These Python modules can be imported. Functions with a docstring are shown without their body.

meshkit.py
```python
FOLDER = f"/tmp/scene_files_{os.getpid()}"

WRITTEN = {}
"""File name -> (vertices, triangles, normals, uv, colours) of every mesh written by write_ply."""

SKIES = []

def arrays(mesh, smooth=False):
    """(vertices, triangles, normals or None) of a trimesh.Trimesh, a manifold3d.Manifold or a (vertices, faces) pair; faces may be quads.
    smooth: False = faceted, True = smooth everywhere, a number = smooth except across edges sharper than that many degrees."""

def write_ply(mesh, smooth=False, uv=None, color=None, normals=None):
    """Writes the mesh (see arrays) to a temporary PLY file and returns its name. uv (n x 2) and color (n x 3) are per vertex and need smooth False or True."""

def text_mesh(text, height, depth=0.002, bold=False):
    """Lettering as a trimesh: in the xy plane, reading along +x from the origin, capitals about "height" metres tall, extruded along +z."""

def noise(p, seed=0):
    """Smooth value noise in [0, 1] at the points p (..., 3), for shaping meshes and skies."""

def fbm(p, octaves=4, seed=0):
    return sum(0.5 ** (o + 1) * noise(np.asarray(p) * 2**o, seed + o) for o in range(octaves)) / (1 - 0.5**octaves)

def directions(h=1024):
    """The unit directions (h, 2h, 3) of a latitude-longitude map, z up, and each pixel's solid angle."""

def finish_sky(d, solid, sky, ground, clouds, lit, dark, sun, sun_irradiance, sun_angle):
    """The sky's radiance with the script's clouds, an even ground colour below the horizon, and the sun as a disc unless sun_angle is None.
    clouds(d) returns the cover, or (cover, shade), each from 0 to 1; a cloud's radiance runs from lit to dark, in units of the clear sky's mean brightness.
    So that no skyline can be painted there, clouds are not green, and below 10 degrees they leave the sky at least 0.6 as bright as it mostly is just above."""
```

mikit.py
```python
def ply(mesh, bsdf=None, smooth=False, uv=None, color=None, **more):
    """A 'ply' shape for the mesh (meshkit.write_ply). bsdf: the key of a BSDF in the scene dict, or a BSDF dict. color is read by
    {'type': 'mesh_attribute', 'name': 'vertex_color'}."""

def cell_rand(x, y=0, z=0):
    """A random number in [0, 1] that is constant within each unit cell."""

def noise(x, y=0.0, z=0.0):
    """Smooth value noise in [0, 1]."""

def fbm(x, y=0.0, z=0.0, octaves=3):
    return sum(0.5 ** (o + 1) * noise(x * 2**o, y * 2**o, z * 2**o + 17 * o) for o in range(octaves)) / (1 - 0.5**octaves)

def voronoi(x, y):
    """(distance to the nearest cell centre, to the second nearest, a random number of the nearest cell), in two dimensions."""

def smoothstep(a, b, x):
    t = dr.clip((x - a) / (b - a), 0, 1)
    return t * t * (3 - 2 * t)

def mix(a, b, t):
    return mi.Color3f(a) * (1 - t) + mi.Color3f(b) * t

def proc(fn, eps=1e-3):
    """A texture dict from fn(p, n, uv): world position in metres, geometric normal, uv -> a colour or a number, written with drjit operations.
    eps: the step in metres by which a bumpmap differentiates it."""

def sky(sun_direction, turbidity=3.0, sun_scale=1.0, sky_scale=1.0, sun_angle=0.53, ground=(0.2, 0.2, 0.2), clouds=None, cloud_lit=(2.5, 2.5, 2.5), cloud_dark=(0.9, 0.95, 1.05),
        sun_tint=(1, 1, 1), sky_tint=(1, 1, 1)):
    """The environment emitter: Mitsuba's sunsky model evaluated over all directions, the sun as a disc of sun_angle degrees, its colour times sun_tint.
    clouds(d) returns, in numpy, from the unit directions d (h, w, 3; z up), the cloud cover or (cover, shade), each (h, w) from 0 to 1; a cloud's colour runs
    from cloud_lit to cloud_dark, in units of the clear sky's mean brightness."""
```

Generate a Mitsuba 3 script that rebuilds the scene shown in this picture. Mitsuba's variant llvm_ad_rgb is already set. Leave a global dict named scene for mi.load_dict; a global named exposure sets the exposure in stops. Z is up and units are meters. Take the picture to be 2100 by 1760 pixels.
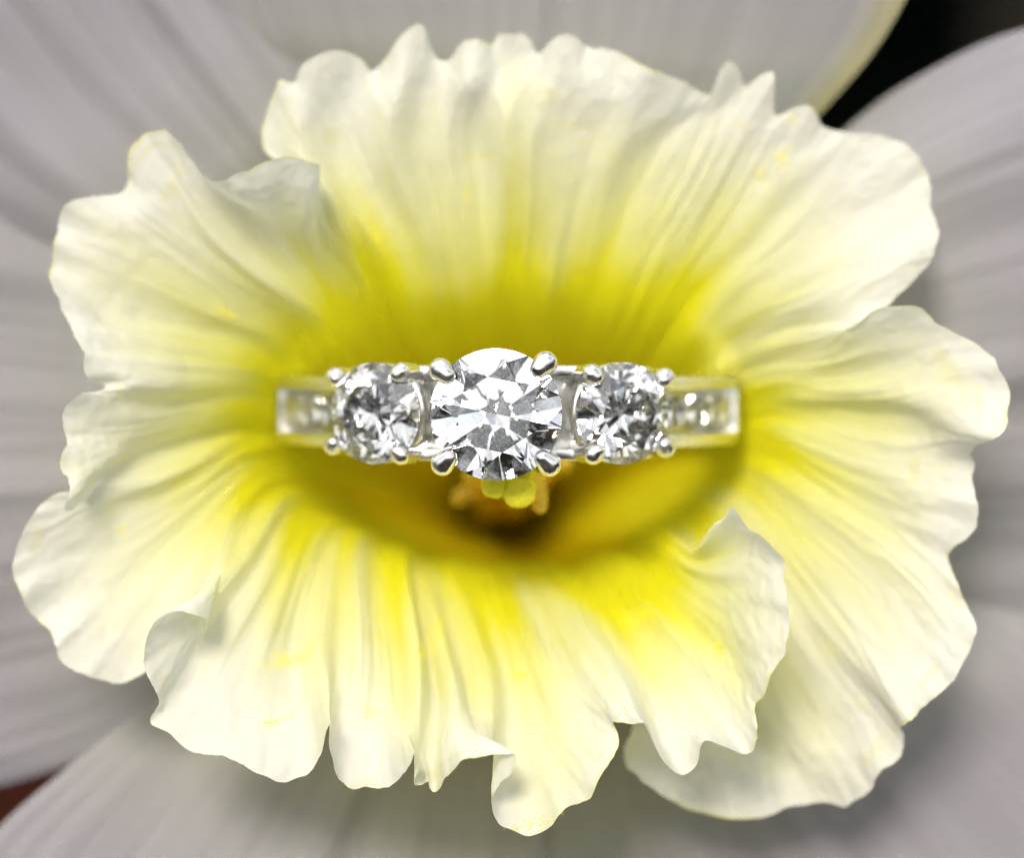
# A three-stone diamond ring resting in the frilled corona of a white and yellow daffodil, seen close up in sun.
import math
import numpy as np
import trimesh
import manifold3d as m3
from scipy.ndimage import gaussian_filter1d
from scipy.interpolate import PchipInterpolator, CubicSpline
from scipy.spatial import HalfspaceIntersection, ConvexHull
import drjit as dr
import mitsuba as mi
import mikit
import meshkit
from mikit import proc, noise, fbm, smoothstep, mix

# ------------------------------------------------------------------ camera, light, exposure
S = 0.001                       # the shapes below are written in millimetres
ELEV = math.radians(14)         # the flower looks up by this much
ORIGIN = np.array([0.0, 0.0, 320.0])     # middle of the centre stone's girdle plane, mm above the ground
AX = np.array([1.0, 0, 0])
AY = np.array([0, math.sin(ELEV), math.cos(ELEV)])
AZ = np.array([0, -math.cos(ELEV), math.sin(ELEV)])
ROT = np.stack([AX, AY, AZ], 1)
DIST = 92.0                     # lens to the girdle plane, mm
WIDTH = 38.64                   # width of the view there, mm


def W(p):
    """Flower frame (x right, y up, z along the flower's axis; mm) to world metres."""
    return (np.asarray(p, float) @ ROT.T + ORIGIN) * S


cam = W([0, 0, DIST])
tgt = W([0, 0, 0])
scene, labels = {}, {}
scene['camera'] = {
    'type': 'thinlens', 'fov': math.degrees(2 * math.atan(WIDTH / 2 / DIST)), 'fov_axis': 'x',
    'aperture_radius': 2.0 * S, 'focus_distance': (DIST - 0.6) * S, 'near_clip': 0.005, 'far_clip': 100.0,
    'to_world': mi.ScalarTransform4f().look_at(origin=cam.tolist(), target=tgt.tolist(), up=AY.tolist()),
}
SUN = ROT @ np.array([-0.17, 0.44, 0.88])


def clouds(d):
    n = meshkit.fbm(d * 2.6 + 11.0, 4, 4)
    cover = 0.35 + 0.6 * np.clip((n - 0.30) / 0.25, 0, 1)
    shade = np.clip((meshkit.fbm(d * 4.0 + 3.0, 3, 9) - 0.42) / 0.4, 0, 1)
    return cover, shade


# a bright, hazy sky with thin cloud: the sun's disc is widened by the haze
scene['sky'] = mikit.sky(SUN.tolist(), turbidity=3, sun_scale=0.58, sun_angle=16.0, sun_tint=(0.90, 0.98, 1.16), ground=(0.06, 0.055, 0.05), clouds=clouds, cloud_lit=(5.0, 5.0, 5.0), cloud_dark=(1.3, 1.3, 1.34), sky_tint=(1.0, 0.96, 0.91))
exposure = 2.28


# ------------------------------------------------------------------ helpers
USED = {}


def numbered(name):
    k = USED.get(name, 0)
    USED[name] = k + 1
    return name if k == 0 else f'{name}_{k:03d}'


def put(name, mesh, mat, parent=None, smooth=False, label=None, world=False, uv=None, **tags):
    """One entry of the scene; the mesh is in the flower frame unless world."""
    key = numbered(name if parent is None else f'{parent}__{name}')
    v, f, n = meshkit.arrays(mesh, False)
    v = np.asarray(v) * S if world else W(v)
    scene[key] = mikit.ply(trimesh.Trimesh(v, f, process=False), mat, smooth=smooth, uv=uv)
    t = dict(tags)
    if label:
        t['label'] = label
    if t:
        labels[key] = t
    return key


def thing(name, label, category, **more):
    key = numbered(name)
    labels[key] = {'label': label, 'category': category, **more}
    return key


def grid_faces(n, m, wrap=False):
    """Quads of an n x m grid (rows first); wrap joins the last row to the first."""
    i, j = np.meshgrid(np.arange(n if wrap else n - 1), np.arange(m - 1), indexing='ij')
    a = i * m + j
    b = ((i + 1) % n) * m + j
    return np.stack([a, b, b + 1, a + 1], -1).reshape(-1, 4)


def ball(c, r, n=24):
    return m3.Manifold.sphere(r, n).translate([float(x) for x in c])


def chain(points, radii, n=24):
    """Spheres joined by tapered bones, as one solid."""
    out = None
    for a, b, ra, rb in zip(points[:-1], points[1:], radii[:-1], radii[1:]):
        h = m3.Manifold.batch_hull([ball(a, ra, n), ball(b, rb, n)])
        out = h if out is None else out + h
    return out


def tri(man):
    m = man.to_mesh()
    return trimesh.Trimesh(np.array(m.vert_properties[:, :3], float), np.array(m.tri_verts), process=False)


def tube(points, radii, sides=16, cap=True):
    p = np.asarray(points, float)
    t = np.gradient(p, axis=0)
    t /= np.linalg.norm(t, axis=1, keepdims=True)
    ref = np.array([1.0, 0, 0]) if abs(t[0, 0]) < 0.8 else np.array([0, 1.0, 0])
    a = np.cross(t, ref)
    a /= np.linalg.norm(a, axis=1, keepdims=True)
    b = np.cross(t, a)
    g = np.arange(sides) * 2 * np.pi / sides
    v = p[:, None] + np.broadcast_to(radii, len(p))[:, None, None] * (np.cos(g)[None, :, None] * a[:, None] + np.sin(g)[None, :, None] * b[:, None])
    n = len(p)
    i, j = np.meshgrid(np.arange(n - 1), np.arange(sides), indexing='ij')
    q = np.stack([i * sides + j, i * sides + (j + 1) % sides, (i + 1) * sides + (j + 1) % sides, (i + 1) * sides + j], -1).reshape(-1, 4)
    f = np.vstack([q[:, [0, 1, 2]], q[:, [0, 2, 3]]])
    v = v.reshape(-1, 3)
    if cap:
        k = len(v)
        v = np.vstack([v, p[:1], p[-1:]])
        r = np.arange(sides)
        f = np.vstack([f, np.stack([np.full(sides, k), (r + 1) % sides, r], 1), np.stack([np.full(sides, k + 1), (n - 1) * sides + r, (n - 1) * sides + (r + 1) % sides], 1)])
    return trimesh.Trimesh(v, f, process=False)


# ------------------------------------------------------------------ materials
U_LOW = 0.5                     # where along the rim the lowest point lies; measured below, when the corona is built


def corona_color(p, n, uv):
    u, v = uv.x, uv.y
    streak = fbm(u * 190.0, v * 3.0, 1.0, 3) - 0.5
    ray = fbm(u * 44.0, v * 2.0, 4.0, 3) - 0.5
    patch = fbm(u * 26.0, v * 5.0, 7.0, 3) - 0.5
    low = dr.exp(-dr.square((u - U_LOW) / 0.11))       # the yellow runs further out on the lower side
    w = v + 0.06 * streak + (0.30 + 0.12 * low) * ray + 0.10 * patch - 0.10 * low
    c = mix((0.82, 0.66, 0.006), (0.87, 0.845, 0.02), smoothstep(0.12, 0.34, w))
    c = mix(c, (0.88, 0.88, 0.32), smoothstep(0.42, 0.60, w))
    c = mix(c, (0.88, 0.895, 0.60), smoothstep(0.55, 0.75, w))
    c = mix(c, (0.89, 0.91, 0.82), smoothstep(0.68, 0.94, w))
    # greenish yellow tint in places along the very edge, flecks of deeper yellow, fine veins
    edge = smoothstep(0.985, 1.0, v) * smoothstep(0.50, 0.66, fbm(u * 60.0, 3.0, 0.0, 3))
    c = mix(c, (0.82, 0.83, 0.28), 0.6 * edge)
    fleck = smoothstep(0.70, 0.80, fbm(u * 90.0, v * 22.0, 5.0, 3)) * smoothstep(0.4, 0.6, v)
    c = mix(c, (0.86, 0.78, 0.10), 0.18 * fleck)
    vein = fbm(u * 620.0, v * 2.0, 9.0, 2) - 0.5
    return c * (1.0 + 0.08 * streak + 0.05 * vein)


def petal_color(p, n, uv):
    u, v = uv.x, uv.y
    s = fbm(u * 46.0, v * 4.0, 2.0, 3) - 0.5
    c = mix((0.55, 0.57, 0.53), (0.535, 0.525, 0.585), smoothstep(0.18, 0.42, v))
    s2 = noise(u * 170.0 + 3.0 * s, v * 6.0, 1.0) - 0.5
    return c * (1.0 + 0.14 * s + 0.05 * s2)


def yellow_edge_petal(p, n, uv):
    e = smoothstep(0.86, 0.985, uv.x) * smoothstep(0.62, 0.40, uv.y)
    return mix(petal_color(p, n, uv), (0.56, 0.52, 0.16), 0.6 * e)


scene['corona_tissue'] = {'type': 'principledthin', 'base_color': proc(corona_color), 'roughness': 0.55, 'diff_trans': 0.85, 'eta': 1.3, 'spec_trans': 0.0}
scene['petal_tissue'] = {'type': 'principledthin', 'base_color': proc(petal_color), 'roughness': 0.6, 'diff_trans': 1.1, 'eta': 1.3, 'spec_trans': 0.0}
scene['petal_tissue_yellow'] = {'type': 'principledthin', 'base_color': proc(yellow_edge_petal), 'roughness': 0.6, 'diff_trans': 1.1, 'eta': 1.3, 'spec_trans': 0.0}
scene['white_gold'] = {'type': 'roughconductor', 'material': 'none', 'alpha': proc(lambda p, n, uv: 0.03 + 0.09 * smoothstep(0.35, 0.75, fbm(p.x * 2600, p.y * 9000, p.z * 2600, 3))), 'distribution': 'ggx', 'specular_reflectance': {'type': 'rgb', 'value': [0.86, 0.85, 0.83]}}
scene['diamond'] = {
    'type': 'blendbsdf', 'weight': proc(lambda p, n, uv: 0.004 + 0.13 * smoothstep(0.50, 0.72, fbm(p.x * 9000, p.y * 9000, p.z * 9000, 3)) * smoothstep(0.40, 0.60, noise(p.x * 1100, p.y * 1100, p.z * 1100))),
    'clear_stone': {'type': 'dielectric', 'int_ior': 2.41, 'ext_ior': 1.0}, 'dust': {'type': 'diffuse', 'reflectance': {'type': 'rgb', 'value': [0.8, 0.8, 0.8]}}}
scene['anther_yellow'] = {'type': 'principled', 'base_color': {'type': 'rgb', 'value': [0.92, 0.86, 0.04]}, 'roughness': 0.8}
scene['filament_amber'] = {'type': 'principled', 'base_color': {'type': 'rgb', 'value': [0.80, 0.55, 0.06]}, 'roughness': 0.5}
scene['pollen_yellow'] = {'type': 'principled', 'base_color': {'type': 'rgb', 'value': [0.86, 0.76, 0.03]}, 'roughness': 0.9}
scene['stem_green'] = {'type': 'principled', 'base_color': {'type': 'rgb', 'value': [0.07, 0.12, 0.03]}, 'roughness': 0.5}
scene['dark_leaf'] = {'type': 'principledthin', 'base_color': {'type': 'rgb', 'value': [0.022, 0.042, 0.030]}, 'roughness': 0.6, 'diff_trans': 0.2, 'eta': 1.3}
scene['bark'] = {'type': 'principled', 'base_color': {'type': 'rgb', 'value': [0.03, 0.025, 0.02]}, 'roughness': 0.9}
scene['soil'] = {'type': 'diffuse', 'reflectance': proc(lambda p, n, uv: mix((0.016, 0.013, 0.011), (0.045, 0.035, 0.028), fbm(p.x * 90, p.y * 90, 0.0, 4)))}
scene['red_leaf'] = {'type': 'principledthin', 'base_color': {'type': 'rgb', 'value': [0.16, 0.05, 0.035]}, 'roughness': 0.7, 'diff_trans': 0.3, 'eta': 1.3}
scene['blue_petal'] = {'type': 'principledthin', 'base_color': {'type': 'rgb', 'value': [0.14, 0.14, 0.48]}, 'roughness': 0.6, 'diff_trans': 0.5, 'eta': 1.3}

# ------------------------------------------------------------------ the setting: ground
rng = np.random.default_rng(5)
gx = np.concatenate([-np.geomspace(60, 0.9, 14), np.linspace(-0.8, 0.8, 60), np.geomspace(0.9, 60, 14)])
GX, GY = np.meshgrid(gx, gx, indexing='ij')
gp = np.stack([GX, GY, 0 * GX], -1)
gp[..., 2] = 0.03 * (meshkit.fbm(np.stack([GX * 14, GY * 14, 0 * GX], -1), 4, 3) - 0.5) * np.exp(-(GX**2 + GY**2) / 4)
put('ground', (gp.reshape(-1, 3) * 1000, grid_faces(len(gx), len(gx))), 'soil', smooth=True, world=True, kind='structure', label='dark bare garden soil behind the flower')

# ------------------------------------------------------------------ dark shrub behind, and the hedge that it belongs to, round the flower bed
def leaves(c, droop, lo, hi, seed):
    rng = np.random.default_rng(seed)
    d = rng.normal(size=(len(c), 3)) + [0, -0.2, droop]
    d /= np.linalg.norm(d, axis=1, keepdims=True)
    e = np.cross(d, rng.normal(size=(len(c), 3)))
    e /= np.linalg.norm(e, axis=1, keepdims=True)
    nn = np.cross(d, e)
    L = rng.uniform(lo, hi, (len(c), 1))
    lv = np.stack([c, c + d * L * 0.5 + e * L * 0.26 + nn * L * 0.06, c + d * L - nn * L * 0.05, c + d * L * 0.5 - e * L * 0.26 + nn * L * 0.06, c + d * L * 0.5], 1).reshape(-1, 3)
    k = np.arange(len(c))[:, None] * 5
    return trimesh.Trimesh(lv * 1000, np.concatenate([k + [0, 1, 4], k + [1, 2, 4], k + [2, 3, 4], k + [3, 0, 4]]), process=False)


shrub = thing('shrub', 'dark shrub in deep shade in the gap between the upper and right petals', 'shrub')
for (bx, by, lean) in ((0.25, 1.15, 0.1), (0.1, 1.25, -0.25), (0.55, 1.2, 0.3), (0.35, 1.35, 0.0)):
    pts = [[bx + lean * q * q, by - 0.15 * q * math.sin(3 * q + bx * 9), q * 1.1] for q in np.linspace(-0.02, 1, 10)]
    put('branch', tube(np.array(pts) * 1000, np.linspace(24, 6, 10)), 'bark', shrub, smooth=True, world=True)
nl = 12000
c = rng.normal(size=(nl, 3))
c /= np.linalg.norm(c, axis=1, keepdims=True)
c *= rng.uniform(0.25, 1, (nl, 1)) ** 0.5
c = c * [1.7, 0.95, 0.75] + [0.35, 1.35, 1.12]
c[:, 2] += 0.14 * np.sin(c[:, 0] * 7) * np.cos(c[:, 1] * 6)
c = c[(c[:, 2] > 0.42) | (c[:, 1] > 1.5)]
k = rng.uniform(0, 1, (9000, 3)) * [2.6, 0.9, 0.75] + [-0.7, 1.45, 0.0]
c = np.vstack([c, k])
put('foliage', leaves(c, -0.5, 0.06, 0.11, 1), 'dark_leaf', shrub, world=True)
hedge = thing('hedge', 'dark hedge of small leaves far behind the flower, lost in shade', 'hedge')
nl = 40000
a = rng.uniform(0, 2 * np.pi, nl)
rr = 2.6 + 0.25 * np.sin(a * 5) + 0.4 * rng.uniform(-1, 1, nl)
zz = rng.uniform(0, 1, nl) ** 0.8 * (1.15 + 0.35 * np.sin(a) + 0.12 * np.sin(a * 9 + 1) + 0.1 * np.sin(a * 23))
put('foliage', leaves(np.stack([rr * np.cos(a), rr * np.sin(a), zz], 1), 0.2, 0.07, 0.12, 2), 'dark_leaf', hedge, world=True)

# ------------------------------------------------------------------ the daffodil
daff = thing('daffodil', 'white daffodil with a large frilled pale yellow corona, holding the ring in its cup', 'flower')

# The rim of the corona: a closed line, as (x, y) on the girdle plane in units of 0.0184 mm (origin at the upper left), and height z in mm.
RIM = """
1020 72 -2.6;1040 63 -2.4;1065 68 -2.3;1090 75 -2.5;1101 112 -3;1128 82 -2.6;1160 66 -2.2;1192 78 -2.4;1203 97 -3;1225 90 -2.6;1260 100 -2.3;1330 135 -2.2;
1395 160 -2.6;1440 186 -3.2;1460 197 -3.4;1474 150 -2.6;1490 117 -2.2;1512 132 -2.4;1524 182 -3.2;1558 152 -2.8;1586 142 -2.4;1589 190 -2.8;1591 238 -3.4;1622 222 -3;1661 204 -2.4;
1678 232 -2.6;1692 262 -3.4;1716 272 -3.6;1745 268 -3.2;1778 271 -3;1833 281 -2.8;1874 301 -2.6;1899 341 -2.8;1914 381 -3.2;1909 416 -3.6;1919 446 -3.2;1931 481 -2.8;1924 517 -3;
1904 547 -3.6;1874 577 -4;1830 620 -4.4;1770 668 -4.2;1745 680 -3;1775 652 -1.6;1820 628 -1.0;1855 622 -0.8;1889 622 -1.0;1914 657 -1.6;1949 677 -1.8;1989 697 -1.8;2034 732 -1.6;2062 767 -1.4;2074 813 -1.4;
2067 853 -1.2;2069 880 -0.8;2050 898 -0.6;2010 912 -1.4;1994 935 -3.0;2003 963 -3.4;1993 993 -3.2;2010 1033 -2.6;2008 1063 -2.6;1985 1108 -3.2;1945 1146 -3.8;1951 1168 -3.4;1968 1198 -2.8;
1975 1233 -3.0;1995 1258 -2.6;2003 1288 -2.4;1996 1320 -2.4;1985 1348 -2.6;1962 1385 -2.4;1945 1408 -2.8;1920 1433 -2.4;1905 1448 -2.8;1890 1463 -2.4;1870 1485 -1.6;1842 1494 -2.6;1850 1532 -3.4;1840 1567 -3.6;1795 1587 -3.6;
1786 1627 -4.4;1745 1657 -5.0;1705 1652 -5.4;1645 1654 -5.6;1560 1680 -5.6;1476 1683 -5.6;1400 1660 -5.6;1330 1618 -5.4;1275 1560 -5.0;1330 1450 -5.2;1410 1280 -5.0;1470 1150 -3.6;1494 1078 -0.6;1505 1040 1.7;1516 1062 2.2;1534 1098 2.5;1560 1106 2.6;1586 1136 2.6;1594 1160 2.4;1590 1182 2.2;1606 1212 2.4;1620 1268 2.5;1613 1330 2.3;1590 1388 1.9;1558 1432 1.4;1540 1446 0.8;1546 1474 1.2;
1551 1515 1.1;1543 1548 0.8;1518 1545 0.9;1488 1531 1.3;1443 1514 1.2;1436 1550 0.7;1421 1588 0.3;1395 1584 0.4;1362 1562 0.9;1340 1522 1.4;1321 1482 1.8;
1305 1490 1.5;1290 1493 1.0;1262 1486 0.4;1278 1505 -0.4;1283 1522 -0.3;1266 1552 0.2;1240 1580 0.4;1225 1605 0.4;1218 1634 0.2;1192 1650 -0.2;1168 1658 0.2;1150 1680 0.2;1125 1706 -0.2;1100 1715 -0.3;1078 1716 0.0;1050 1704 0.3;1024 1690 0.4;
1007 1658 0.8;1012 1628 1.2;1030 1604 1.4;1052 1590 1.9;1064 1560 2.2;1060 1540 2.4;1040 1546 2.3;1022 1553 2.0;1000 1552 2.0;976 1556 2.2;951 1557 2.4;932 1572 2.0;912 1600 1.0;890 1629 0.2;876 1622 0.4;884 1600 0.8;865 1622 0.4;850 1618 0.6;
848 1600 1.2;862 1584 1.7;858 1562 2.0;852 1540 2.2;845 1566 1.8;832 1590 1.2;812 1604 0.8;781 1621 0.3;760 1616 0.1;741 1618 0.0;712 1623 -0.4;702 1612 -0.4;692 1590 0.2;684 1558 0.9;677 1523 1.5;682 1480 1.9;670 1500 1.2;662 1535 0.6;
646 1573 0.2;622 1592 0.2;590 1603 0.2;566 1600 0.4;540 1588 0.6;510 1572 0.6;480 1558 0.5;428 1548 0.3;375 1533 0.1;345 1503 0.0;322 1490 -0.2;303 1483 -0.2;312 1468 0.0;326 1456 0.2;318 1425 0.5;304 1395 0.8;295 1373 0.9;
298 1333 1.2;305 1290 1.7;322 1268 2.0;352 1260 2.0;390 1266 1.6;430 1268 0.4;420 1300 -1.6;360 1345 -3.2;300 1385 -3.8;245 1403 -3.8;205 1398 -3.4;150 1378 -3.0;110 1345 -2.8;115 1310 -3.2;92 1288 -3.2;60 1253 -3.0;32 1210 -2.8;
24 1173 -2.7;30 1138 -2.6;42 1106 -2.6;60 1062 -2.6;82 1033 -2.8;112 1008 -3.0;145 1012 -3.4;172 1028 -2.8;150 1050 -1.6;130 1054 -1.0;134 1038 -0.8;150 1010 -1.0;128 975 -1.4;120 950 -1.2;122 926 -1.2;145 908 -1.6;134 893 -1.8;
121 863 -1.6;140 826 -1.4;160 803 -1.2;190 806 -1.8;214 790 -2.8;190 786 -2.6;168 778 -1.8;165 752 -1.6;175 720 -1.4;160 712 -1.8;146 682 -2.4;140 667 -2.6;126 640 -2.4;114 612 -2.0;104 590 -1.8;99 567 -2.0;106 532 -2.6;103 510 -2.2;104 487 -1.8;
115 468 -2.4;118 436 -2.0;135 416 -1.8;160 404 -1.8;190 399 -2.0;228 398 -2.6;250 396 -2.8;266 371 -2.4;260 345 -1.8;262 321 -1.4;268 298 -1.1;286 276 -0.9;308 264 -0.7;331 260 -0.5;352 268 -0.3;372 292 -0.2;386 312 -0.1;397 335 -0.1;408 352 0.0;436 362 0.3;
476 350 0.7;517 331 1.0;560 318 1.0;610 318 0.7;650 336 -0.4;630 345 -2.0;580 330 -3.2;534 310 -3.6;533 280 -3.3;542 240 -3.0;552 215 -2.8;560 195 -2.6;574 150 -2.3;592 166 -2.7;607 171 -2.8;611 146 -2.4;632 120 -2.0;652 107 -1.8;
672 100 -1.7;695 99 -1.7;715 104 -1.8;747 121 -2.2;760 146 -3.0;775 134 -3.0;790 115 -2.6;806 88 -2.2;824 64 -2.0;848 42 -1.9;866 48 -2.0;878 82 -2.6;892 118 -3.2;918 126 -3.2;934 100 -2.6;950 80 -2.2;968 70 -2.1;986 72 -2.2;1000 84 -2.6;1010 92 -2.9
"""
rim = np.array([[float(x) for x in r.split()] for r in RIM.replace('\n', '').split(';') if r.strip()])
K = 0.0184
# the upper half of the corona lies back flatter than the lower half
rim[:, 2] -= 2.9 * np.clip((700 - rim[:, 1]) / 450, 0, 1) ** 0.8
RX = (rim[:, 0] - 1050) * K * (DIST - rim[:, 2]) / DIST
RY = -(rim[:, 1] - 880) * K * (DIST - rim[:, 2]) / DIST
R3 = np.stack([RX, RY, rim[:, 2]], 1)
seg = np.linalg.norm(np.diff(np.vstack([R3, R3[:1]]), axis=0), axis=1)
acc = np.concatenate([[0], np.cumsum(seg)])
NS, NT = 2600, 150
loop = CubicSpline(acc, np.vstack([R3, R3[:1]]), bc_type='periodic')
lin = np.linspace(0, acc[-1], NS, endpoint=False)
pl = np.stack([np.interp(lin, acc, np.append(R3[:, i], R3[0, i])) for i in range(3)], 1)
R0 = gaussian_filter1d(0.5 * pl + 0.5 * loop(lin), 3.0, axis=0, mode='wrap')


def soft(sig):
    return gaussian_filter1d(R0, NS * sig, axis=0, mode='wrap')


mid = np.array([-0.2, -0.4])
far = soft(0.022)
ang = np.unwrap(np.arctan2(far[:, 1] - mid[1], far[:, 0] - mid[0]))
step = -np.diff(np.append(ang, ang[0] - 2 * np.pi))
step = np.maximum(step, 0.12 * 2 * np.pi / NS)
step = gaussian_filter1d(step, 20, mode='wrap')
step *= 2 * np.pi / step.sum()
phi = ang[0] - np.concatenate([[0], np.cumsum(step)[:-1]])


def ellipse(cx, cy, rx, ry, z):
    return np.stack([cx + rx * np.cos(phi), cy + ry * np.sin(phi), np.full(NS, z)], 1)


def toward(a, R, k, f):
    """From the lip a to the rim R: a part k of the way outwards, a part f of the way in height."""
    q = a + (R - a) * k
    q[:, 2] = a[:, 2] + (R[:, 2] - a[:, 2]) * f
    return q


wall = ellipse(-0.2, 0.3, 10.2, 6.0, -11.0)
wall[:, 2] += 2.4 * np.clip(np.sin(phi), 0, 1) ** 2
throat = ellipse(-0.3, -1.1, 8.9, 4.7, -17.0)
throat[:, 2] += 3.4 * np.clip(np.sin(phi), 0, 1) ** 2
s3, s4, s5 = soft(0.030), soft(0.011), soft(0.004)
knots = np.stack([
    ellipse(-0.3, -4.8, 0.03, 0.03, -38.0),
    ellipse(-0.3, -4.4, 2.2, 2.0, -33.0),
    ellipse(-0.3, -2.1, 5.2, 4.2, -23.0),
    throat,
    wall,
    toward(wall, s3, 0.42, 0.53),
    toward(wall, s4, 0.72, 0.82),
    toward(wall, s5, 0.90, 0.96),
    R0,
])
tau = np.array([0, 0.06, 0.19, 0.30, 0.42, 0.62, 0.80, 0.92, 1.0])
t = np.linspace(0, 1, NT)
surf = PchipInterpolator(tau, knots, axis=0)(t)                    # NT x NS x 3
surf = gaussian_filter1d(surf, 10.0, axis=0, mode='nearest')
surf[-14:] += (R0 - surf[-1])[None] * (np.linspace(0, 1, 15)[1:] ** 1.5)[:, None, None]
surf[-1] = R0


def ring_noise(freq, seed, stretch=0.0):
    a = np.arange(NS) / NS * 2 * np.pi
    q = np.stack([np.cos(a) * freq / 6.28, np.sin(a) * freq / 6.28, np.full(NS, seed * 3.7)], 1)
    return meshkit.noise(q, seed) - 0.5


sm = lambda a, b, x: np.clip((x - a) / (b - a), 0, 1) ** 2 * (3 - 2 * np.clip((x - a) / (b - a), 0, 1))
TA = np.arange(NS)[None] / NS * 2 * np.pi
TT = t[:, None]


def fold_noise(freq, seed, tscale, warp=0.05):
    """Radial folds that bend and branch on their way out: noise over the angle, warped and slowly changing with t."""
    w1 = meshkit.noise(np.stack([np.cos(TA) * 3.1 + 0 * TT, np.sin(TA) * 3.1 + 0 * TT, TT * 3.0 + seed + 0 * TA], -1), seed + 50) - 0.5
    a = TA + warp * w1 * np.clip(TT - 0.2, 0, 1) * 4
    return meshkit.noise(np.stack([np.cos(a) * freq / 6.28, np.sin(a) * freq / 6.28, TT * tscale + seed * 3.7 + 0 * TA], -1), seed) - 0.5


mod = np.clip(0.35 + 2.2 * (ring_noise(14, 40) + 0.5 * ring_noise(31, 41)) + 0.5, 0.25, 1.9)[None]
pleat = (1.7 * fold_noise(62, 1, 1.3) + 0.9 * fold_noise(120, 2, 2.2)) * mod
fine = 0.9 * fold_noise(330, 4, 3.0) + 0.5 * fold_noise(640, 5, 4.0)
amp = (sm(0.16, 0.66, t) * (1 - 0.6 * sm(0.85, 1.0, t)))[:, None]
edge_amp = sm(0.80, 1.0, t)[:, None]
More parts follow.
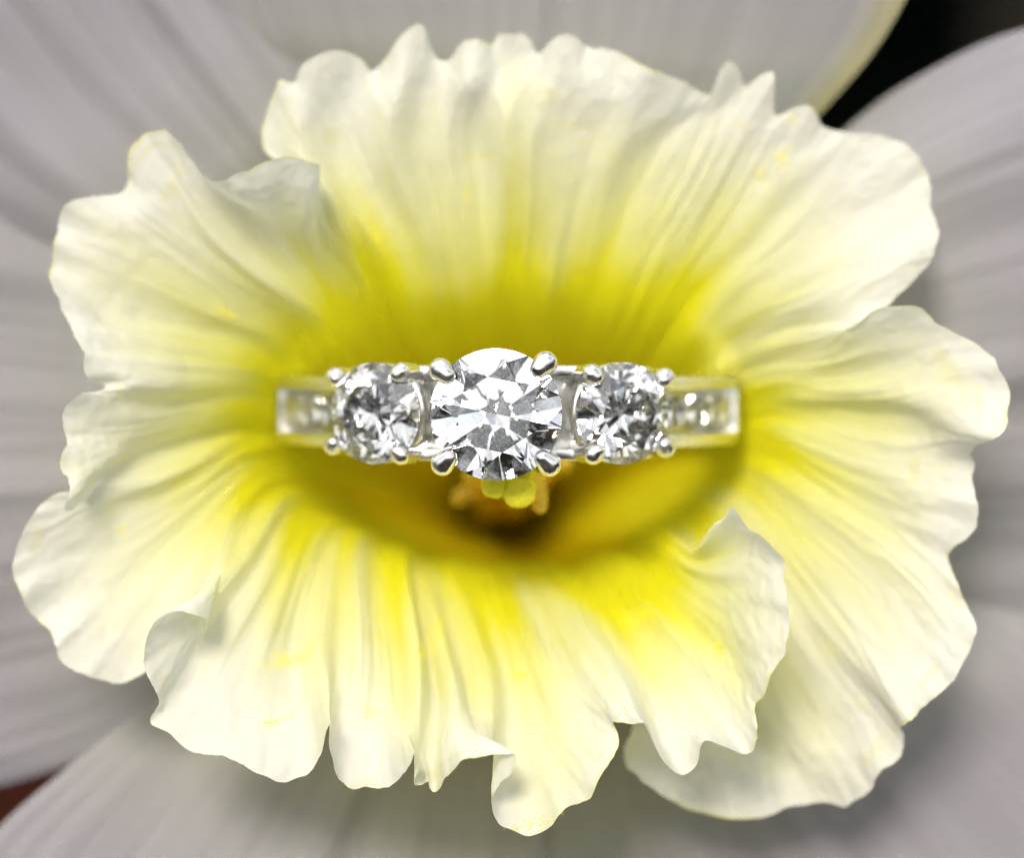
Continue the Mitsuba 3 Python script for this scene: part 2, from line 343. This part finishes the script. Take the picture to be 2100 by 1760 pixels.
# displaced along the surface's normal
du = np.roll(surf, -1, 1) - np.roll(surf, 1, 1)
dv = np.gradient(surf, axis=0)
nrm = np.cross(du, dv)
nrm /= np.linalg.norm(nrm, axis=-1, keepdims=True) + 1e-9
nrm = gaussian_filter1d(gaussian_filter1d(nrm, 6, axis=0, mode='nearest'), 25, axis=1, mode='wrap')
slow = meshkit.fbm(np.stack([surf[..., 0] * 0.45, surf[..., 1] * 0.45, surf[..., 2] * 0.3], -1), 3, 8) - 0.5
disp = amp * (1.42 * pleat + 0.15 * fine + 0.3 * slow) + edge_amp * (0.40 * ring_noise(120, 9) + 0.60 * ring_noise(210, 6) + 0.16 * ring_noise(520, 7))[None]
crinkle = meshkit.fbm(np.stack([surf[..., 0] * 2.4, surf[..., 1] * 2.4, surf[..., 2] * 2.4], -1), 3, 21) - 0.5
disp = disp + 0.15 * crinkle * sm(0.55, 0.95, t)[:, None]
surf = surf + nrm * disp[..., None]
out = np.gradient(surf, axis=0)
out /= np.linalg.norm(out, axis=-1, keepdims=True) + 1e-9
surf = surf + out * (sm(0.90, 1.0, t)[:, None] * (0.26 * ring_noise(420, 31) + 0.10 * ring_noise(1100, 32) - 0.05)[None])[..., None]
CORONA = surf
U_LOW = float(np.argmin(np.abs((phi + np.pi / 2 + np.pi) % (2 * np.pi) - np.pi)) / NS)
verts = surf.transpose(1, 0, 2).reshape(-1, 3)
cuv = np.stack(np.meshgrid(np.arange(NS) / NS, t, indexing='ij'), -1).reshape(-1, 2)
put('corona', (verts, grid_faces(NS, NT, wrap=True)), 'corona_tissue', daff, smooth=True, uv=cuv, label='frilled trumpet, deep yellow inside and creamy white at its ruffled rim')

# petals: angle, half width, height offset, seed, twist
mr = np.array([4.2, 7.5, 10.6, 13.5, 17.5, 22, 30, 40, 52])
mz = np.array([-31, -25, -18.5, -13.6, -9.8, -8.6, -8.2, -9.0, -12])
rise = PchipInterpolator(mr, mz)


def petal(angle, half, dz, seed, length=50.0, cup=0.0, twist=0.0, fold=0.5, curl=0.0):
    nu, nv = 161, 150
    u = np.linspace(-1, 1, nu)
    v = np.linspace(0, 1, nv)
    r = 4.2 + v * (length - 4.2)
    w = half * np.interp(v, [0, 0.1, 0.2, 0.3, 0.42, 0.55, 0.68, 0.8, 0.9, 0.96, 1], [0.13, 0.33, 0.63, 0.86, 1.0, 1.0, 0.93, 0.74, 0.46, 0.24, 0.02])
    w = gaussian_filter1d(w, 4, mode='nearest')
    U, V = np.meshgrid(u, v, indexing='ij')
    rng = np.random.default_rng(seed)
    ed = 1 + 0.05 * (meshkit.noise(np.stack([V * 7, np.sign(U), 0 * V + seed], -1), seed) - 0.5) * np.abs(U) ** 3 * 2
    x = U * w[None] * ed
    z = rise(r)[None] + dz * np.clip(v / 0.3, 0, 1)[None] - cup * (U**2) * (w / half)[None] ** 2 + twist * U * (w / half)[None]
    z = z - curl * np.clip((-U - 0.66) / 0.34, 0, 1) ** 1.5 * np.clip((V - 0.1) / 0.2, 0, 1)
    lo = meshkit.fbm(np.stack([x * 0.11, r[None] * 0.05 + 0 * x, 0 * x + seed * 5.3], -1), 3, seed) - 0.5
    lo2 = meshkit.fbm(np.stack([U * 2 + 9, V * 3, 0 * V + seed], -1), 2, seed + 7)
    rib = meshkit.noise(np.stack([U * 9 + 40, V * 1.5, 0 * V], -1), seed + 1) - 0.5
    rib2 = meshkit.noise(np.stack([U * 26 + 40, V * 2, 0 * V], -1), seed + 2) - 0.5
    z = z + (4.2 * lo + fold * 1.3 * rib * (0.4 + 1.2 * lo2) + 0.16 * rib2) * np.clip((v - 0.15) / 0.25, 0, 1)[None]
    z = z + 1.3 * np.exp(-(U / 0.07) ** 2) * np.clip(1 - v, 0, 1)[None] * 0.5
    ca, sa = math.cos(math.radians(angle)), math.sin(math.radians(angle))
    R = r[None] + 0 * x
    P = np.stack([-0.2 + R * ca + x * sa, -1.2 - 2.6 * np.clip(1 - (R - 4.2) / 9, 0, 1) + R * sa - x * ca, z], -1)
    return P.reshape(-1, 3), grid_faces(nu, nv), np.stack([U, V], -1).reshape(-1, 2)


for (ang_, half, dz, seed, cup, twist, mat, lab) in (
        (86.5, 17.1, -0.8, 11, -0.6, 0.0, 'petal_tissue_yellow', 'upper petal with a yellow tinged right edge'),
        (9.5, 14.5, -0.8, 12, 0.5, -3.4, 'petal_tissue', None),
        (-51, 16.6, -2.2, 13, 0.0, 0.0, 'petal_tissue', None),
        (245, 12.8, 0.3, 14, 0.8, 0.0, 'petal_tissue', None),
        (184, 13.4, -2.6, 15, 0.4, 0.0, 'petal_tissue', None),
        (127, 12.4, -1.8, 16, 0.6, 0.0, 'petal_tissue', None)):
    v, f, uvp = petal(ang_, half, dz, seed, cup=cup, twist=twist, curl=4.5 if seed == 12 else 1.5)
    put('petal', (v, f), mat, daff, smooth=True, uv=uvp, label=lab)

# pistil and stamens in the throat
axis = np.array([0.1, -2.3])
sty = put('style', tube([[axis[0] - 0.4, axis[1] - 2.3, -37], [axis[0], axis[1] - 0.5, -18], [axis[0] + 0.1, axis[1] + 0.3, -3.6]], [0.55, 0.5, 0.5]), 'filament_amber', daff, smooth=True)
stg = None
for k_, (dx, dy, rr) in enumerate(((-0.75, -0.15, 0.55), (0.18, -0.42, 0.66), (0.3, 0.4, 0.5))):
    b_ = m3.Manifold.batch_hull([ball([axis[0] + dx, axis[1] + dy + 0.3, -2.4], rr, 40), ball([axis[0] + dx * 0.3, axis[1] + 0.3 + dy * 0.3, -4.0], 0.45, 40)])
    stg = b_ if stg is None else stg + b_
st = tri(stg.refine_to_length(0.12))
st.vertices += st.vertex_normals * (0.10 * (meshkit.noise(st.vertices * 7, 3) - 0.5))[:, None]
put('stigma', st, 'anther_yellow', sty, smooth=True, label='bright yellow lobed stigma below the centre stone')
for k_, (dx, dy, z0, z1, tx, ty) in enumerate(((0.95, 0.2, -5.6, -7.0, 0.15, -2.0), (-1.6, 0.15, -9.5, -13.5, -0.6, 0.4), (-2.2, -0.6, -12.0, -16, -0.4, -0.2), (2.0, 0.6, -11.0, -15, 0.3, 0.4), (-0.6, 1.4, -11.0, -15, 0, 0.5))):
    a0 = np.array([axis[0] + dx, axis[1] + dy, z1])
    a1 = np.array([axis[0] + dx + tx * 0.5, axis[1] + dy + ty * 0.5, z0])
    fil = put('filament', tube([[axis[0] - 0.4 + 0.5 * dx, axis[1] - 2.2 + 0.4 * dy, -35], a0 * 0.6 + np.array([axis[0], axis[1] - 1.2, -26]) * 0.4, a0], [0.35, 0.3, 0.25]), 'filament_amber', daff, smooth=True)
    an = tri(chain([a0, (a0 + a1) / 2, a1], [0.32, 0.36, 0.28], 30).refine_to_length(0.12))
    an.vertices += an.vertex_normals * (0.12 * (meshkit.noise(an.vertices * 6, 5 + k_) - 0.5))[:, None]
    put('anther', an, 'filament_amber', fil, smooth=True)

# back of the flower: tube, neck and stem down to the ground
put('flower_tube', tube([[-0.2, -3.8, -29.5], [-0.2, -4.3, -33], [-0.2, -4.8, -39], [-0.2, -5, -46]], [4.6, 3.9, 3.5, 3.3], 32, cap=False), 'stem_green', daff, smooth=True)
p0 = W([-0.2, -5, -46]) / S
back = -AZ
stem = [p0, p0 + back * 14 + [0, 0, -3], p0 + back * 24 + [0, 0, -18], p0 + back * 27 + [0, 0, -50], p0 + back * 26 + [0, 0, -140], [3, p0[1] + 18, -15]]
cs = CubicSpline(np.linspace(0, 1, 6), np.array(stem))
put('stem', tube(cs(np.linspace(0, 1, 50)), 3.6, 20), 'stem_green', daff, smooth=True, world=True)

# grains of pollen fallen on the corona: thousands, in small smears
rng = np.random.default_rng(77)
grain = trimesh.creation.icosphere(subdivisions=1, radius=1.0)
gv, gf = [], []
cxy = CORONA[30:, ::2, :].reshape(-1, 3)
cn = nrm[30:, ::2, :].reshape(-1, 3)
for px, py, ln, wd, tilt, cnt in ((590, 1352, 1.1, 0.35, 15, 90), (885, 1312, 1.3, 0.3, 65, 90), (1320, 1262, 0.5, 0.25, 10, 30), (1300, 1270, 1.2, 0.9, 0, 30), (1472, 1335, 0.35, 0.2, 100, 24), (1068, 1385, 0.35, 0.25, 0, 26),
                                  (468, 645, 0.6, 0.2, -30, 34), (775, 490, 0.7, 0.18, -50, 36), (1600, 325, 0.4, 0.3, 60, 22), (1556, 350, 0.25, 0.25, 0, 12), (1618, 248, 0.2, 0.25, 80, 10), (1260, 1450, 1.5, 1.0, 0, 14),
                                  (1700, 1335, 0.8, 0.3, -35, 14), (960, 400, 0.9, 0.3, 85, 20), (1115, 560, 1.2, 0.6, 80, 16), (560, 1480, 1.0, 0.2, 20, 16), (1090, 1690, 1.2, 0.25, 10, 26), (250, 1090, 0.5, 0.4, 0, 10), (900, 880, 14, 11, 0, 160)):
    ca, sa = math.cos(math.radians(tilt)), math.sin(math.radians(tilt))
    a = rng.normal(size=(cnt * (3 if ln < 5 else 1), 2)) * [ln / 2, wd / 2]
    q = np.stack([(px - 1050) * K + a[:, 0] * ca - a[:, 1] * sa, -(py - 880) * K + a[:, 0] * sa + a[:, 1] * ca], 1)
    for x, y in q:
        dd = np.hypot(cxy[:, 0] - x * (1 - cxy[:, 2] / DIST), cxy[:, 1] - y * (1 - cxy[:, 2] / DIST))
        near = np.where(dd < 0.12)[0]
        if not len(near):
            continue
        b = near[np.argmax(cxy[near, 2])]
        r = rng.uniform(0.014, 0.034)
        side = 1 if cn[b, 2] > 0 else -1
        gf.append(grain.faces + 42 * len(gv))
        gv.append(grain.vertices * r + cxy[b] + np.append(rng.normal(0, 0.05, 2), 0) + side * cn[b] * r * 0.7)
put('pollen', trimesh.Trimesh(np.vstack(gv), np.vstack(gf), process=False), 'pollen_yellow', smooth=True, kind='stuff', label='yellow pollen grains scattered in smears on the frilled corona', category='pollen')

# a dead leaf behind the petals, low at the left
lv_ = np.linspace(0, 1, 24)
uu, vv = np.meshgrid(np.linspace(-1, 1, 9), lv_, indexing='ij')
wl = 9.0 * np.sin(np.pi * np.clip(vv, 0.02, 0.98)) ** 0.8
leaf_p = np.stack([-40 + 26 * vv + uu * wl * 0.5, -40 + 36 * vv - uu * wl * 0.8, -34 + 5 * np.sin(3 * vv) + 2.5 * uu ** 2], -1)
put('dead_leaf', (leaf_p.reshape(-1, 3), grid_faces(9, 24)), 'red_leaf', smooth=True, label='dull reddish brown leaf, blurred, at the left edge behind the lower left petal', category='leaf')

# ------------------------------------------------------------------ the ring
ring = thing('engagement_ring', 'polished white gold ring with three round diamonds, standing upright in the flower', 'ring')
C0 = np.array([-0.12, 0.85, -12.0])
roll, pitch = math.radians(-2.3), math.radians(1.4)
RR = np.array([[math.cos(roll), 0, math.sin(roll)], [0, 1, 0], [-math.sin(roll), 0, math.cos(roll)]])
RP = np.array([[1, 0, 0], [0, math.cos(pitch), -math.sin(pitch)], [0, math.sin(pitch), math.cos(pitch)]])
RM = RP @ RR


def ring_place(mesh):
    v, f, n = meshkit.arrays(mesh, False)
    return trimesh.Trimesh(np.asarray(v) @ RM.T + C0, f, process=False)


def seat(theta, radial):
    """Matrix that stands a stone's own frame (z out of the ring) at the angle theta from the top."""
    th = math.radians(theta)
    m = np.eye(4)
    m[:3, :3] = np.array([[math.cos(th), 0, math.sin(th)], [0, 1, 0], [-math.sin(th), 0, math.cos(th)]])
    m[:3, 3] = [radial * math.sin(th), 0, radial * math.cos(th)]
    return m


def rput(name, mesh, mat, smooth=False, parent=None, m=None, label=None):
    v, f, n = meshkit.arrays(mesh, False)
    v = np.asarray(v, float)
    if m is not None:
        v = v @ m[:3, :3].T + m[:3, 3]
    return put(name, ring_place(trimesh.Trimesh(v, f, process=False)), mat, parent or ring, smooth=smooth, label=label)


def sweep(profile, thetas, closed=False):
    """profile(theta in degrees) gives a closed outline of (y, radius) points; swept round the ring."""
    rows = []
    for th in thetas:
        q = np.asarray(profile(th), float)
        a = math.radians(th)
        rows.append(np.stack([q[:, 1] * math.sin(a), q[:, 0], q[:, 1] * math.cos(a)], 1))
    rows = np.array(rows)
    n, m = rows.shape[:2]
    i, j = np.meshgrid(np.arange(n if closed else n - 1), np.arange(m), indexing='ij')
    a = i * m + j
    b = ((i + 1) % n) * m + j
    a2 = i * m + (j + 1) % m
    b2 = ((i + 1) % n) * m + (j + 1) % m
    q = np.stack([a, a2, b2, b], -1).reshape(-1, 4)
    f = np.vstack([q[:, [0, 1, 2]], q[:, [0, 2, 3]]])
    v = rows.reshape(-1, 3)
    if not closed:
        k_ = len(v)
        v = np.vstack([v, rows[0].mean(0), rows[-1].mean(0)])
        r = np.arange(m)
        f = np.vstack([f, np.stack([np.full(m, k_), r, (r + 1) % m], 1)[:, ::-1], np.stack([np.full(m, k_ + 1), (n - 1) * m + r, (n - 1) * m + (r + 1) % m], 1)])
    me = trimesh.Trimesh(v, f, process=False)
    if me.volume < 0:
        me.invert()
    return me


def rounded(y0, y1, r0, r1, b, n=5):
    """Rectangle with rounded corners."""
    b = min(b, (y1 - y0) / 2.01, (r1 - r0) / 2.01)
    pts = []
    for cx, cy, a0 in ((y1 - b, r1 - b, 0), (y0 + b, r1 - b, 90), (y0 + b, r0 + b, 180), (y1 - b, r0 + b, 270)):
        for a in np.radians(np.linspace(a0, a0 + 90, n)):
            pts.append((cx + b * math.cos(a), cy + b * math.sin(a)))
    return pts


def ss(a, b, x):
    q = min(max((x - a) / (b - a), 0), 1)
    return q * q * (3 - 2 * q)


END = 77.0
half_w = lambda th: 1.42 + 0.43 * (1 - ss(33, 47, abs(th))) - 0.22 * ss(80, 150, abs(th))
rput('band', sweep(lambda th: rounded(-half_w(th) + 0.02, half_w(th) - 0.02, 8.15, 8.55 + 0.75 * (1 - ss(30, 38, abs(th))) + 1.28 * ss(END - 0.6, END + 0.6, abs(th)) - 0.2 * ss(90, 150, abs(th)), 0.35), np.linspace(-180, 180, 721)[:-1], closed=True), 'white_gold', smooth=40)


def rail(sign):
    def prof(th):
        a = abs(th)
        head = 1 - ss(33, 44, a)
        dip = 0.0
        for c_ in (0.0, 25.5, -25.5):
            dip = max(dip, math.exp(-((th - c_) / 6.5) ** 2))
        top = 9.86 + head * (0.10 + 0.75 * dip * (1 if a < 36 else 0.3))
        inner = 0.86 + 0.50 * head
        q = rounded(inner, half_w(th), 8.5, top, 0.16)
        return [(y * sign, r) for y, r in q]
    return sweep(prof, np.linspace(-END - 0.2, END + 0.2, 360))


for s_ in (1, -1):
    rput('channel_rail', rail(s_), 'white_gold', smooth=40)


def solid_of(planes):
    """Convex solid from (normal, distance) planes."""
    hs = np.array([[*(np.asarray(n, float) / np.linalg.norm(n)), -d / np.linalg.norm(n)] for n, d in planes])
    pts = HalfspaceIntersection(hs, np.zeros(3)).intersections
    pts = np.unique(np.round(pts, 7), axis=0)
    h = ConvexHull(pts)
    f = h.simplices.copy()
    nn_ = np.cross(pts[f[:, 1]] - pts[f[:, 0]], pts[f[:, 2]] - pts[f[:, 0]])
    bad = (nn_ * h.equations[:, :3]).sum(1) < 0
    f[bad] = f[bad][:, ::-1]
    return trimesh.Trimesh(pts, f, process=False)


def brilliant(r, table=0.58, crown=34.5, pav=40.8, girdle=0.035):
    """Round brilliant of girdle radius r, girdle at z = 0, in its 57 facets."""
    T = lambda d: math.tan(math.radians(d))
    hg = girdle * r
    P = []
    def facet(az, slope, rad, z, up):
        # the plane through the point at (rad, z) on azimuth az, sloping by slope degrees
        n = np.array([math.cos(az) * math.sin(math.radians(slope)), math.sin(az) * math.sin(math.radians(slope)), up * math.cos(math.radians(slope))])
        P.append((n, n @ np.array([rad * math.cos(az), rad * math.sin(az), z])))
    ht = hg + (1 - table) * r * T(crown)
    P.append((np.array([0, 0, 1.0]), ht))
    for i in range(8):
        a = i * math.pi / 4
        facet(a, crown, r, hg, 1)                                              # bezel
        b = a + math.pi / 8
        facet(b, 22.1, table * r * math.cos(math.pi / 8) * 1.0, ht, 1)          # star
        facet(a, pav, r, -hg, -1)                                              # pavilion main
        for s in (-1, 1):
            g = a + s * math.pi / 16
            facet(g, crown + 5.0, r * 1.0, hg, 1)                              # upper girdle
            facet(g, pav + 0.48, r * 1.0, -hg, -1)                              # lower girdle
    for i in range(64):
        a = i * math.pi / 32
        P.append((np.array([math.cos(a), math.sin(a), 0]), r))
    return solid_of(P)


def princess(h):
    """Square cut stone of half side h, girdle at z = 0."""
    P = [(np.array([0, 0, 1.0]), 0.30 * h), ]
    for i in range(4):
        a = i * math.pi / 2
        c_, s_ = math.cos(a), math.sin(a)
        P.append((np.array([c_, s_, 0]), h))
        for sl, z in ((36, 0.05), (24, 0.13)):
            n = np.array([c_ * math.sin(math.radians(sl)), s_ * math.sin(math.radians(sl)), math.cos(math.radians(sl))])
            P.append((n, n @ np.array([c_ * h * (1 if sl == 36 else 0.9), s_ * h * (1 if sl == 36 else 0.9), z * h])))
        for da, sl in ((0, 58), (0.32, 47), (-0.32, 47), (0.14, 53), (-0.14, 53)):
            q = a + da
            n = np.array([math.cos(q) * math.sin(math.radians(sl)), math.sin(q) * math.sin(math.radians(sl)), -math.cos(math.radians(sl))])
            P.append((n, n @ np.array([c_ * h, s_ * h, -0.06 * h])))
        n = np.array([math.cos(a + math.pi / 4) * 0.6, math.sin(a + math.pi / 4) * 0.6, 0.8])
        P.append((n, n @ np.array([h * 0.97 * math.sqrt(2) * math.cos(a + math.pi / 4), h * 0.97 * math.sqrt(2) * math.sin(a + math.pi / 4), 0.08 * h])))
    return solid_of(P)


def rotz(mesh, deg):
    mesh = mesh.copy()
    mesh.apply_transform(trimesh.transformations.rotation_matrix(math.radians(deg), [0, 0, 1]))
    return mesh


def head(theta, radial, r, prong_r, angles, spin, name, lab, bead, claw):
    m = seat(theta, radial)
    rput(name, rotz(brilliant(r), spin), 'diamond', m=m, label=lab)
    def torus(R, z, a, b):
        g = np.linspace(0, 2 * np.pi, 97)[:-1]
        sec = np.array(rounded(R - a, R + a, z - b, z + b, min(a, b) * 0.8))
        v = np.stack([sec[None, :, 0] * np.cos(g)[:, None], sec[None, :, 0] * np.sin(g)[:, None], np.broadcast_to(sec[None, :, 1], (96, len(sec)))], -1)
        n_, k_ = v.shape[:2]
        i, j = np.meshgrid(np.arange(n_), np.arange(k_), indexing='ij')
        q = np.stack([i * k_ + j, ((i + 1) % n_) * k_ + j, ((i + 1) % n_) * k_ + (j + 1) % k_, i * k_ + (j + 1) % k_], -1).reshape(-1, 4)
        me = trimesh.Trimesh(v.reshape(-1, 3), np.vstack([q[:, [0, 1, 2]], q[:, [0, 2, 3]]]), process=False)
        if me.volume < 0:
            me.invert()
        return me
    bk = rput('basket', torus(r * 0.90, -0.30 * r, 0.10 * r, 0.11 * r), 'white_gold', smooth=40, m=m)
    rput('lower_collar', torus(r * 0.55, -0.80 * r, 0.14 * r, 0.12 * r), 'white_gold', smooth=40, parent=bk, m=m)
    for k_, (a, pr) in enumerate(zip(angles, prong_r)):
        u = np.array([math.cos(math.radians(a)), math.sin(math.radians(a)), 0])
        pts = [u * (pr - claw * bead) + [0, 0, 0.34 * r * 0.5 + 0.10], u * pr + [0, 0, 0.22 * r * 0.5 + 0.06], u * (pr + 0.03) + [0, 0, -0.25 * r], u * (pr * 0.9) + [0, 0, -0.65 * r], u * (pr * 0.72) + [0, 0, -1.25 * r]]
        pm = chain(pts, [bead * 0.72, bead, bead * 0.86, bead * 0.72, bead * 0.65], 48)
        pt = tri(pm.refine_to_length(0.09))
        trimesh.smoothing.filter_taubin(pt, iterations=8)
        rput('prong', pt, 'white_gold', smooth=True, m=m)


head(0.0, 12.0, 2.50, (2.68, 2.70, 2.74, 2.78), (141, 46, 223, 317), 11, 'centre_diamond', 'large round centre diamond', 0.46, 0.75)
head(-25.9, 10.95, 1.96, (2.16, 2.08, 2.16, 2.08), (139, 50, 216, 310), 27, 'side_diamond', 'round diamond left of the centre stone', 0.39, 0.35)
head(25.9, 10.95, 1.96, (2.08, 2.14, 2.08, 2.14), (134, 39, 228, 322), 4, 'side_diamond', 'round diamond right of the centre stone', 0.43, 0.30)
for s_ in (-1, 1):
    for i_ in range(4):
        rput('channel_diamond', princess(0.70), 'diamond', m=seat(s_ * (42.0 + 9.2 * i_), 9.50))
    # small bar that closes the channel
